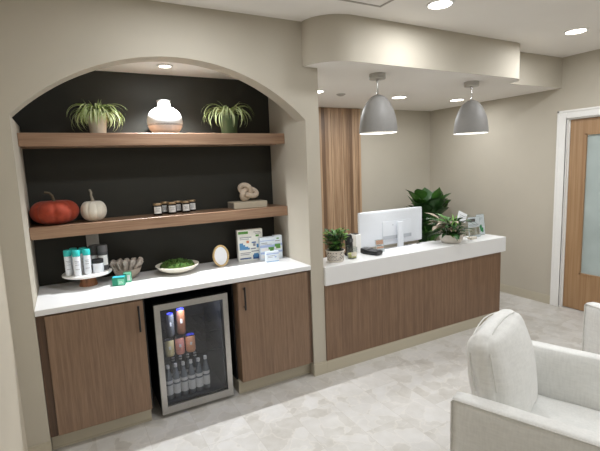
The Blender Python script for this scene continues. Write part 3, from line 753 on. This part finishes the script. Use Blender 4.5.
# moss dish
t0 = thing('moss_dish', 'shallow cream dish in the middle of the counter', 'dish', (.925, .44, HC))
m = MB(); m.lathe([(.06, .0005), (.07, .004), (.13, .03), (.162, .062), (.157, .064), (.12, .036), (.06, .014), (.001, .013)], n=56, cap=False); m.lathe([(.06, .0006), (.001, .0006)], n=40, cap=False); m.build('dish', M_dish, t0, ang=60)
m = MB(); random.seed(5)
bmesh_ = bmesh.new(); bmesh.ops.create_icosphere(bmesh_, subdivisions=5, radius=1)
for v in bmesh_.verts:
    q = v.co; nz = noise.noise(q*5)*.16+noise.noise(q*14)*.1
    v.co = Vector((q.x*.128*(1+nz*.3), q.y*.128*(1+nz*.3), .052+max(q.z, -.3)*.04*(1+nz*2.2)))
m.merge(bmesh_)
for i in range(150):
    a = random.uniform(0, 2*PI); rr = .12*math.sqrt(random.random()); zz = .05+.038*math.sqrt(max(0, 1-(rr/.125)**2))
    m.leaf((rr*math.cos(a), rr*math.sin(a), zz-.004), random.uniform(0, 2*PI), random.uniform(.016, .034), random.uniform(.009, .015), random.uniform(.3, 1.3), .9, 3, 1, None, 0, .2, shape='x')
o = m.build('moss', [M_moss, M_lm], None, ang=80); o.location = (.925, .44, HC); tag(o, 'mound of green moss filling the cream dish', 'moss', None, 'stuff')
# oval frame
t0 = thing('photo_frame', 'small oval brass rimmed frame standing on the counter', 'frame', (1.265, .41, HC), -.1)
m = MB(); pts = [(.058*math.cos(2*PI*i/48), 0, .085+.08*math.sin(2*PI*i/48)) for i in range(48)]; m.tube(pts, .0088, 10, closed=True)
fr = m.build('rim', M_brass, t0); fr.rotation_euler = (-.17, 0, 0)
m = MB(); m.lathe([(.001, -.001), (.055, -.001), (.055, .003), (.001, .003)], n=48, cap=False, sy=1.38); pn = m.build('picture', M_paper, t0); pn.rotation_euler = (PI/2-.17, 0, 0); pn.location = (0, .0145, .084)
m = MB(); m.box(-.012, .012, .03, .034, 0, .12); st = m.build('easel_leg', M_brass, t0, smooth=False); st.rotation_euler = (.18, 0, 0); st.location = (0, .026, .0008)
# product boxes
PB = [M_boxl, M_grn, M_txt, M_blue, M_ora, M_navy, M_pale, M_lab]
carton('product_box', 'tallest printed product box standing against the niche wall', 'box', (1.545, .492, HC+.0008), -.1, .215, .05, .262, PB,
       [('f', .03, .42, .87, .95, 1), ('f', .64, .93, .9, .92, 2), ('f', .7, .95, .85, .87, 2), ('f', .72, .85, .76, .82, 1), ('f', .08, .55, .74, .77, 2), ('f', .08, .45, .69, .715, 2),
        ('f', .34, .44, .57, .65, 4), ('f', .06, .2, .36, .58, 3), ('f', .2, .28, .36, .52, 3), ('f', .28, .4, .36, .46, 3), ('f', .4, .46, .36, .42, 3), ('f', .55, .72, .56, .6, 5), ('f', .6, .7, .46, .55, 2),
        ('f', .74, .96, .4, .52, 3), ('f', .5, .7, .36, .4, 2), ('f', .08, .5, .25, .27, 2), ('f', .08, .44, .2, .22, 2), ('f', .06, .5, .06, .1, 5), ('f', .58, .97, .04, .18, 5), ('f', .62, .8, .1, .22, 3), ('f', .52, .9, .28, .31, 2)], 0, 'printed product boxes on the counter')
LV = [M_pale, M_lav, M_grn, M_lab, M_txt, M_blue]
carton('product_box', 'white and lavender product box with green leaves, left of its pair', 'box', (1.665, .415, HC+.0008), -.12, .125, .05, .192, LV,
       [('f', 0, 1, .56, .66, 1), ('f', 0, 1, .84, .87, 1), ('f', .06, .94, .4, .54, 3), ('f', .56, .95, .46, .56, 2), ('f', .66, .92, .38, .48, 2), ('f', .08, .5, .74, .77, 4), ('f', .08, .8, .68, .7, 4), ('f', 0, 1, .28, .36, 1), ('f', .08, .4, .1, .24, 3)], 0, 'printed product boxes on the counter')
carton('product_box', 'white and lavender product box with green leaves, right of its pair', 'box', (1.767, .42, HC+.0008), -.1, .07, .05, .198, LV,
       [('f', 0, 1, .56, .66, 1), ('f', .1, .9, .42, .54, 3), ('f', .05, .75, .52, .64, 2), ('f', .2, .75, .44, .54, 2), ('f', .1, .7, .76, .79, 4), ('f', .3, .6, .85, .9, 2), ('f', 0, 1, .28, .36, 1), ('f', .2, .6, .12, .22, 3)], 0, 'printed product boxes on the counter')
carton('product_box', 'small pale blue product carton in front of the lavender boxes', 'box', (1.662, .31, HC+.0008), -.08, .11, .03, .088, LV,
       [('f', 0, 1, .74, .84, 1), ('f', .15, .7, .58, .62, 4), ('f', .15, .5, .45, .49, 4), ('f', .66, .8, .4, .54, 1), ('f', 0, 1, .05, .1, 5)], 0, 'printed product boxes on the counter')

# ------------------------------------------------------------------ reception desk
t0 = thing('reception_desk', 'walnut fronted reception desk with thick white top', 'reception desk', (0, 0, 0))
DX1 = 4.16
m = MB(); 
for (x0, x1) in ((PIL+.001, 2.62), (2.6215, 3.34), (3.3415, 4.1)): m.box(x0, x1, -.01, .01, .1015, .73)
m.box(4.06, 4.1, .011, .86, .0005, .73)
m.build('front_panel', M_desk, t0, smooth=False)
m = MB(); m.box(PIL+.001, DX1, -.0226, .262, .7305, HD, .004, 2); m.build('counter_top', M_quartz, t0, smooth=False)
m = MB(); m.box(PIL+.001, 4.055, .264, .88, .70, .735, .003, 1); m.build('work_surface', M_quartz, t0, smooth=False)
m = MB(); m.box(PIL+.001, 4.1, -.012, .01, .0005, .088); m.box(PIL+.001, 4.1, -.009, .01, .088, .1); m.build('baseboard', M_trim, t0, smooth=False)

# monitor
t0 = thing('monitor', 'wide white computer monitor seen from behind on the desk', 'monitor', (3.085, .5, .7355))
m = MB(); m.puff(.815, .034, .352, .012, 10, lambda x, y, z, p: (0, -.018*(1-x*x)*(1-z*z) if y < 0 else 0, 0), (0, 0, .305)); m.build('housing', M_whitepl, t0)
m = MB(); m.box(-.4, .4, .0175, .0195, .136, .474); m.build('screen', M_blackpl, t0, smooth=False)
m = MB(); m.box(-.14, .235, -.039, -.03, .19, .37, .004, 2); m.build('back_cover', M_whitepl, t0)
m = MB(); m.box(-.138, .233, -.0405, -.039, .192, .225); m.build('recess_shading', M_whitepl2, t0, smooth=False)  # darker strip paints the shading along the bottom of the back panel
m = MB(); m.box(.03, .1, -.075, -.052, .008, .36, .008, 3); m.box(.045, .085, -.053, -.036, .24, .34); m.build('stand_neck', M_whitepl, t0)
m = MB(); m.puff(.26, .2, .012, .005, 6, None, (.065, -.05, .007)); m.build('stand_foot', M_whitepl, t0)
m = MB(); m.lathe([(.001, 0), (.006, 0), (.006, .002), (.001, .002)], n=16, cap=False); o = m.build('button', M_whitepl2, t0); o.rotation_euler = (PI/2, 0, 0); o.location = (-.012, -.0395, .33)

# desk: items
t0 = thing('patterned_pot_plant', 'leafy green plant in a white patterned pot beside the pier', 'potted plant', (2.158, .122, HD))
R_, H_ = .078, .098
m = MB(); m.lathe([(R_*.82, .0005), (R_*.86, .004), (R_*.9, .02), (R_*.98, H_-.012), (R_*1.03, H_-.01), (R_*1.03, H_), (R_*.95, H_), (R_*.93, H_-.02)], n=44, cap=False, mats=[0]*7); m.lathe([(R_*.82, .0006), (.001, .0006)], n=32, cap=False)
random.seed(9)
for row in range(6):
    z0_ = .018+row*.0115; n = 20
    rr = R_*(.9+.08*(z0_-.02)/(H_-.032))+.0014
    for k in range(n):
        if random.random() < .12: continue
        a = 2*PI*(k+.5*(row % 2))/n; da = 2*PI/n*random.choice([.3, .4, .22]); dz = random.choice([.005, .0065, .008])
        m.face([(rr*math.cos(a-da), rr*math.sin(a-da), z0_), (rr*math.cos(a+da), rr*math.sin(a+da), z0_), ((rr+.0004)*math.cos(a+da*.5), (rr+.0004)*math.sin(a+da*.5), z0_+dz), ((rr+.0004)*math.cos(a-da), (rr+.0004)*math.sin(a-da), z0_+dz)], 1)
m.build('pot', [M_potw, M_potpat], t0)
m = MB(); m.lathe([(R_*.93, H_-.012), (.001, H_-.008)], n=24, cap=False); m.build('soil', M_soil, t0)
m = MB()
for i in range(120):
    az = random.uniform(0, 2*PI); rr = random.uniform(0, .05); hh = random.uniform(.01, .165); r2 = rr+random.uniform(0, .04)
    b = (rr*math.cos(az), rr*math.sin(az), H_-.012); e = Vector((r2*math.cos(az), r2*math.sin(az), H_+hh))
    m.tube([b, e], .0016, 5, 2)
    m.leaf(e, az+random.uniform(-.8, .8), random.uniform(.04, .07), random.uniform(.032, .05), random.uniform(.2, 1.0), random.uniform(.6, 1.4), 5, random.choice([0, 2, 0, 1]), None, 0, .2, shape='x')
m.build('foliage', [M_lm, M_lb, M_ld], t0, ang=80)
# desk phone behind plant
t0 = thing('cordless_phone', 'black cordless phone standing in its cradle behind the patterned pot', 'telephone', (2.375, .218, HD), .1)
m = MB(); m.puff(.072, .034, .165, .014, 6, None, (0, .004, .108), 0, Matrix.Rotation(-.08, 4, 'X')); m.build('handset', M_blackpl, t0)
m = MB(); m.puff(.075, .07, .034, .01, 5, None, (0, 0, .0176)); m.build('cradle', M_blackpl, t0)
m = MB(); m.box(-.018, .018, -.024, -.021, .125, .155); m.build('display', M_gbody, t0, smooth=False)
t0 = thing('tissue_box', 'narrow white tissue box left of the monitor', 'box', (2.578, .42, .7355), .1)
m = MB(); m.box(-.032, .032, -.05, .05, .0005, .295, .004, 2); m.build('carton', M_white, t0)
m = MB(); m.box(-.022, .022, -.03, .03, .295, .302, .002, 1); m.build('opening', M_blackpl, t0)
t0 = thing('glass_candle', 'small clear glass votive candle beside the patterned pot', 'candle', (2.335, .13, HD))
m = MB(); m.lathe([(.001, .0008), (.039, .0008), (.042, .004), (.045, .096), (.042, .096), (.039, .008), (.001, .007)], n=36, cap=False); m.build('glass_jar', M_clear, t0, ang=50)
m = MB(); m.lathe([(.0375, .009), (.038, .042), (.001, .043)], n=32); m.build('wax', M_wax, t0)
m = MB(); m.tube([(0, 0, .043), (0, .001, .055)], .001, 6); m.build('wick', M_black, t0)
m = MB(); n = 10; q = .0446
for k in range(n):
    a0, a1 = -2.3+1.2*k/n, -2.3+1.2*(k+1)/n
    m.face([(q*math.cos(a0), q*math.sin(a0), .025), (q*math.cos(a1), q*math.sin(a1), .025), (q*math.cos(a1), q*math.sin(a1), .06), (q*math.cos(a0), q*math.sin(a0), .06)])
m.build('paper_label', M_potc, t0)
# card terminal
t0 = thing('card_terminal', 'black card payment terminal lying on the white desk top', 'card terminal', (2.566, .16, HD), .3)
m = MB(); m.puff(.095, .185, .04, .014, 6, lambda x, y, z, p: (0, 0, (.012*(y+.2) if z > 0 and y > -.2 else 0)), (0, 0, .0215)); m.build('body', M_blackpl, t0)
m = MB(); m.box(-.03, .03, .01, .07, .046, .049, .001, 1); sc_ = m.build('display', M_gbody, t0); sc_.rotation_euler = (.06, 0, 0)
m = MB()
for i in range(4):
    for k in range(3): m.box(-.028+k*.02, -.013+k*.02, -.08+i*.019, -.067+i*.019, .0395, .0435, .001, 1)
m.build('keypad', M_gbody, t0)
# acrylic sign with peach card
def acrylic(name, label, x, y, rz, w, h, mats, panels, lean=-.2):
    t = thing(name, label, 'sign holder', (x, y, HD), rz)
    m = MB(); m.box(-w/2, w/2, -.0035, -.0015, .006, h); m.box(-w/2, w/2, .0015, .0035, .006, h); a_ = m.build('holder', M_acr, t, smooth=False); a_.rotation_euler = (lean, 0, 0)
    m = MB(); m.box(-w/2, w/2, -.002, .05, .0006, .004); m.build('foot', M_acr, t, smooth=False)
    m = MB(); m.box(-w/2+.003, w/2-.003, -.0012, .0012, .008, h-.003)
    for (u0, u1, v0, v1, mi) in panels: m.box(-w/2+u0*w, -w/2+u1*w, -.00135-.00005*mi, -.001, v0*h, v1*h, 0, 1, mi)
    c_ = m.build('card', mats, t, smooth=False); c_.rotation_euler = (lean, 0, 0)
    return t
acrylic('card_holder', 'small acrylic stand holding a peach card in front of monitor', 2.675, .165, -.05, .092, .118, [M_paper, M_peach, M_txtd, M_txt], [(.08, .92, .62, .94, 1), (.12, .7, .52, .56, 2), (.08, .92, .3, .46, 1), (.12, .8, .2, .24, 3), (.12, .6, .1, .14, 3)])
acrylic('card_holder', 'acrylic holder with a dark headed leaflet right of desk plant', 3.9, .15, -.05, .165, .215, [M_paper, M_txtd, M_txt, M_book], [(.05, .62, .76, .9, 1), (.1, .56, .8, .815, 2), (.1, .5, .84, .855, 2), (.08, .6, .1, .5, 3), (.64, .95, .12, .5, 3), (.1, .9, .6, .63, 2), (.1, .8, .54, .56, 2)], -.12)
acrylic('card_holder', 'tall white card with green emblem at the right end of the desk', 4.055, .195, -.08, .115, .225, [M_paper, M_grng, M_txt], [(.45, .62, .18, .5, 1), (.62, .8, .14, .36, 1), (.3, .45, .3, .46, 1), (.15, .75, .8, .82, 2), (.15, .6, .74, .755, 2)], -.12)
carton('appointment_cards', 'stack of pale cards in front of the leaflet holders', 'cards', (3.80, .1, HD+.0006), .1, .09, .05, .022, [M_potc, M_txt], [('f', 0, 1, .3, .35, 1), ('f', 0, 1, .6, .65, 1), ('t', .2, .8, .3, .4, 1)])
t0 = thing('keyboard', 'dark grey keyboard on the desk behind the white top', 'keyboard', (3.42, .74, .7355), 0)
m = MB(); m.box(-.21, .21, -.06, .06, .0005, .016, .004, 1); m.build('base', M_gbody, t0)
m = MB()
for i in range(5):
    for k in range(14): m.box(-.2+k*.0287, -.2+k*.0287+.024, -.052+i*.0215, -.052+i*.0215+.018, .016, .021, .001, 1)
m.build('keys', M_txt, t0, smooth=False)
t0 = thing('computer_mouse', 'black mouse on the desk right of the keyboard', 'mouse', (3.68, .70, .7355), 0)
m = MB(); m.puff(.06, .1, .034, .016, 5, None, (0, 0, .0175)); m.build('shell', M_blackpl, t0)

# desk plant in low bowl
t0 = thing('bowl_plant', 'leafy houseplant in a low eared white bowl on the desk', 'potted plant', (3.515, .115, HD))
m = MB(); m.lathe([(.001, .0006), (.078, .0006), (.09, .006), (.108, .035), (.114, .085), (.109, .086), (.1, .03), (.076, .012), (.001, .011)], n=48, cap=False)
m.build('bowl', M_potw, t0, ang=60)
for s_ in (-1, 1):
    m = MB(); m.leaf((s_*.102, 0, .03), 0 if s_ > 0 else PI, .08, .035, 1.2, -.1, 5, 0, None, 0, .1, shape='x'); h_ = m.build('handle', M_potw, t0, ang=80); q = h_.modifiers.new('s', 'SOLIDIFY'); q.thickness = .008
m = MB(); m.lathe([(.106, .068), (.001, .072)], n=32, cap=False); m.build('soil', M_soil, t0)
random.seed(21); m = MB()
for i in range(84):
    az = random.uniform(0, 2*PI); rr = random.uniform(.0, .08); hh = random.uniform(.02, .17); r2 = rr+random.uniform(.02, .07)
    e = Vector((r2*math.cos(az), r2*math.sin(az)*.8, .06+hh))
    m.tube([(rr*math.cos(az)*.6, rr*math.sin(az)*.6, .055), ((rr+r2)/2*math.cos(az), (rr+r2)/2*math.sin(az)*.8, .06+hh*.7), e], .0022, 5, 2)
    mi = 3 if (math.cos(az) < -.45 and hh > .07 and random.random() < .7) else random.choice([0, 2, 2, 2])
    m.leaf(e, az+random.uniform(-.4, .4), random.uniform(.1, .17), random.uniform(.035, .055), random.uniform(.1, .8), random.uniform(.6, 1.3), 6, mi, None, random.uniform(-.4, .4), .25, shape='x')
for i in range(5):
    az = random.uniform(.3, 1.8); m.leaf((.03+.02*math.cos(az), .0, .1), az, random.uniform(.15, .2), .035, 1.2, .5, 6, 1, None, .2, .3, shape='x')
m.build('foliage', [M_lm, M_lb, M_ld, M_lt], t0, ang=80)
t1 = thing('plant_card', 'pale square gift card on a pick in the desk plant', 'card', (3.545, .06, HD+.06), 0)
m = MB(); m.tube([(0, .04, .0), (.04, .012, .15), (.05, .0, .19)], .0022, 6); m.build('pick', M_stem, t1)
m = MB(); m.box(-.058, .058, -.001, .001, -.045, .045, .0, 1); m.box(-.035, .03, -.0013, -.001, .01, .014, 0, 1, 1); m.box(-.035, .01, -.0013, -.001, -.006, -.003, 0, 1, 1); c_ = m.build('card', [M_paper, M_txt], t1, smooth=False); c_.location = (.05, -.006, .19); c_.rotation_euler = (-.15, .42, -.1)

# tall broad leaved plant in the corner
t0 = thing('tall_corner_plant', 'tall dark broad leaved plant in the corner behind the desk', 'potted plant', (4.44, 1.34, 0))
m = MB(); m.lathe([(.001, .0006), (.15, .0006), (.155, .01), (.19, .4), (.18, .4), (.17, .35)], n=40, cap=False); m.build('planter', M_gbody, t0, ang=50)
m = MB(); m.lathe([(.172, .36), (.001, .37)], n=32, cap=False); m.build('soil', M_soil, t0)
random.seed(33); m = MB()
for i in range(70):
    az = random.uniform(0, 2*PI); hh = random.uniform(.25, .78); r2 = random.uniform(.04, .2)
    if i < 22: hh = random.uniform(.6, .82); r2 = random.uniform(.04, .2)
    e = Vector((r2*math.cos(az), r2*math.sin(az)*.8, .37+hh))
    m.tube([(.05*math.cos(az), .05*math.sin(az), .365), (r2*.5*math.cos(az), r2*.5*math.sin(az), .37+hh*.55), e], .006, 6, 1)
    m.leaf(e-Vector((0, 0, .02)), az, random.uniform(.2, .28), random.uniform(.15, .2), random.uniform(.7, 1.4), random.uniform(.1, .8), 8, random.choice([0, 0, 0, 1]), None, random.uniform(-.3, .3), .22, shape='oval')
m.leaf((-.12, 0, .37+.78), PI*.97, .32, .075, .75, .3, 8, 0, None, .2, .3, shape='oval')
m.build('foliage', [M_ld, M_lm], t0, ang=80)

# ------------------------------------------------------------------ armchairs
def armchair(loc, rz, label):
    t = thing('armchair', label, 'armchair', loc, rz, 'cream upholstered armchairs')
    W, Dp, AH, at = .84, .84, .69, .088
    wr = lambda x, y, z, p: tuple(noise.noise_vector(p*9)*.003)
    for s_ in (-1, 1):
        m = MB(); m.puff(at, Dp, AH-.1, .022, 16, wr, (s_*(W/2-at/2), 0, .1+(AH-.1)/2)); ar = m.build('armrest', M_fab, t, ang=70)
        m = MB(); x = s_*(W/2-.004); zt = AH-.01
        m.tube([(x, -Dp/2+.006, .11), (x, -Dp/2+.006, zt-.01), (x, -Dp/2+.014, zt), (x, Dp/2-.014, zt), (x, Dp/2-.006, zt-.01), (x, Dp/2-.006, .11)], .004, 8)
        m.build('piping', M_pipe, ar)
    m = MB(); m.puff(W-2*at-.004, .1, AH-.16, .03, 14, wr, (0, Dp/2-.105, .1+(AH-.16)/2)); m.build('backrest', M_fab, t, ang=70)
    m = MB(); m.puff(W-2*at-.004, Dp-.16, .21, .02, 10, None, (0, -.075, .205)); m.build('base', M_fab, t, ang=70)
    m = MB(); m.puff(W-2*at-.008, Dp-.15, .13, .03, 18, lambda x, y, z, p: (0, 0, (.014*(1-x*x)*(1-y*y) if z > 0 else 0)+noise.noise(p*8)*.004), (0, -.085, .375)); sc = m.build('seat_cushion', M_fab, t, ang=70)
    # loose back cushion leaning on the backrest
    def bl(x, y, z, p):
        k = (1-x*x)*(1-z*z)
        sag = -.02*(1-abs(x))**0*0
        pinch = -.5*p.y*(max(0, abs(x)-.75)/.25*.35+max(0, z-.78)/.22*.1)
        w = noise.noise(p*7)*.008+noise.noise(p*17)*.003
        taper = -p.x*(.16*max(0, (-z-.05)/.95)**2+.13*max(0, (z-.45)/.55)**2)
        return (taper + w*.4, (.06*k**.8*(1 if y > 0 else -1) if abs(y) > .5 else 0)+pinch+w, .012*(1-x*x) if z > 0 else 0)
    Mx = Matrix.Translation((-.034, .262, .448)) @ Matrix.Rotation(math.radians(-11.5), 4, 'X')
    m = MB(); m.puff(.54, .112, .485, .05, 24, bl, (0, 0, .2375), 0, Mx); bc = m.build('back_cushion', M_fab, t, ang=80)
    m = MB()
    for yy in (-.046, .046):
        pts = [(-.26, yy*.96, .25), (-.262, yy, .33), (-.256, yy*.97, .40), (-.226, yy*.9, .444), (-.186, yy*.9, .474), (-.1, yy*.96, .487), (0, yy, .4935), (.1, yy*.96, .487), (.186, yy*.9, .474), (.226, yy*.9, .444), (.256, yy*.97, .40), (.262, yy, .33), (.26, yy*.96, .25)]
        m.tube([Mx @ Vector((p[0]*(1-.13*max(0, (p[2]/.2425-1-.45)/.55)**2), p[1], p[2])) for p in pts], .0028, 6)
    m.build('seam', M_pipe, bc)
    for sx in (-1, 1):
        for sy in (-1, 1):
            m = MB(); m.lathe([(.016, .0005), (.024, .1)], sx*(W/2-.06), sy*(Dp/2-.06), 0, 16); m.build('leg', M_legw, t)
    return t
a0 = armchair((2.108, -1.884, 0), math.radians(21), 'cream armchair with leaning back cushion in the right foreground')
def corner(cx, cy, rz): # centre of a chair whose back left corner is at (cx, cy)
    c, s = math.cos(rz), math.sin(rz); return (cx+.42*c+.42*s, cy+.42*s-.42*c, 0)
rz2 = math.radians(-16)
a1 = copy_thing(a0, corner(3.255, -1.275, rz2), 'cream armchair cut off by the right picture edge, nearer the oak door', rz2)
for ch in a1.children:
    if ch.name.startswith('back_cushion'): ch.location.x = .03

# ------------------------------------------------------------------ world, camera, view
w = bpy.data.worlds.new('World'); S.world = w; w.use_nodes = True
w.node_tree.nodes['Background'].inputs[0].default_value = (.9, .92, 1, 1); w.node_tree.nodes['Background'].inputs[1].default_value = .3
cam = bpy.data.cameras.new('camera'); co = bpy.data.objects.new('camera', cam); COL.objects.link(co); S.camera = co
cam.sensor_width = 36; cam.sensor_fit = 'HORIZONTAL'; cam.lens = 430.63/600*36; cam.clip_start = .02
yw, pt, rl = .4961, -.136, -.0391
fw_ = Vector((math.sin(yw)*math.cos(pt), math.cos(yw)*math.cos(pt), math.sin(pt))); rt_ = Vector((math.cos(yw), -math.sin(yw), 0)); up_ = rt_.cross(fw_)
r2 = math.cos(rl)*rt_+math.sin(rl)*up_; u2 = -math.sin(rl)*rt_+math.cos(rl)*up_
mt = Matrix((r2, u2, -fw_)).transposed().to_4x4(); mt.translation = (.2219, -2.8537, 1.68); co.matrix_world = mt
S.view_settings.view_transform = 'Standard'; S.view_settings.look = 'None'; S.view_settings.gamma = 1; S.view_settings.exposure = -.03; S.view_settings.use_curve_mapping = False
S.cycles.use_denoising = True; S.cycles.max_bounces = 10; S.cycles.diffuse_bounces = 6; S.cycles.transparent_max_bounces = 12; S.cycles.sample_clamp_indirect = 4
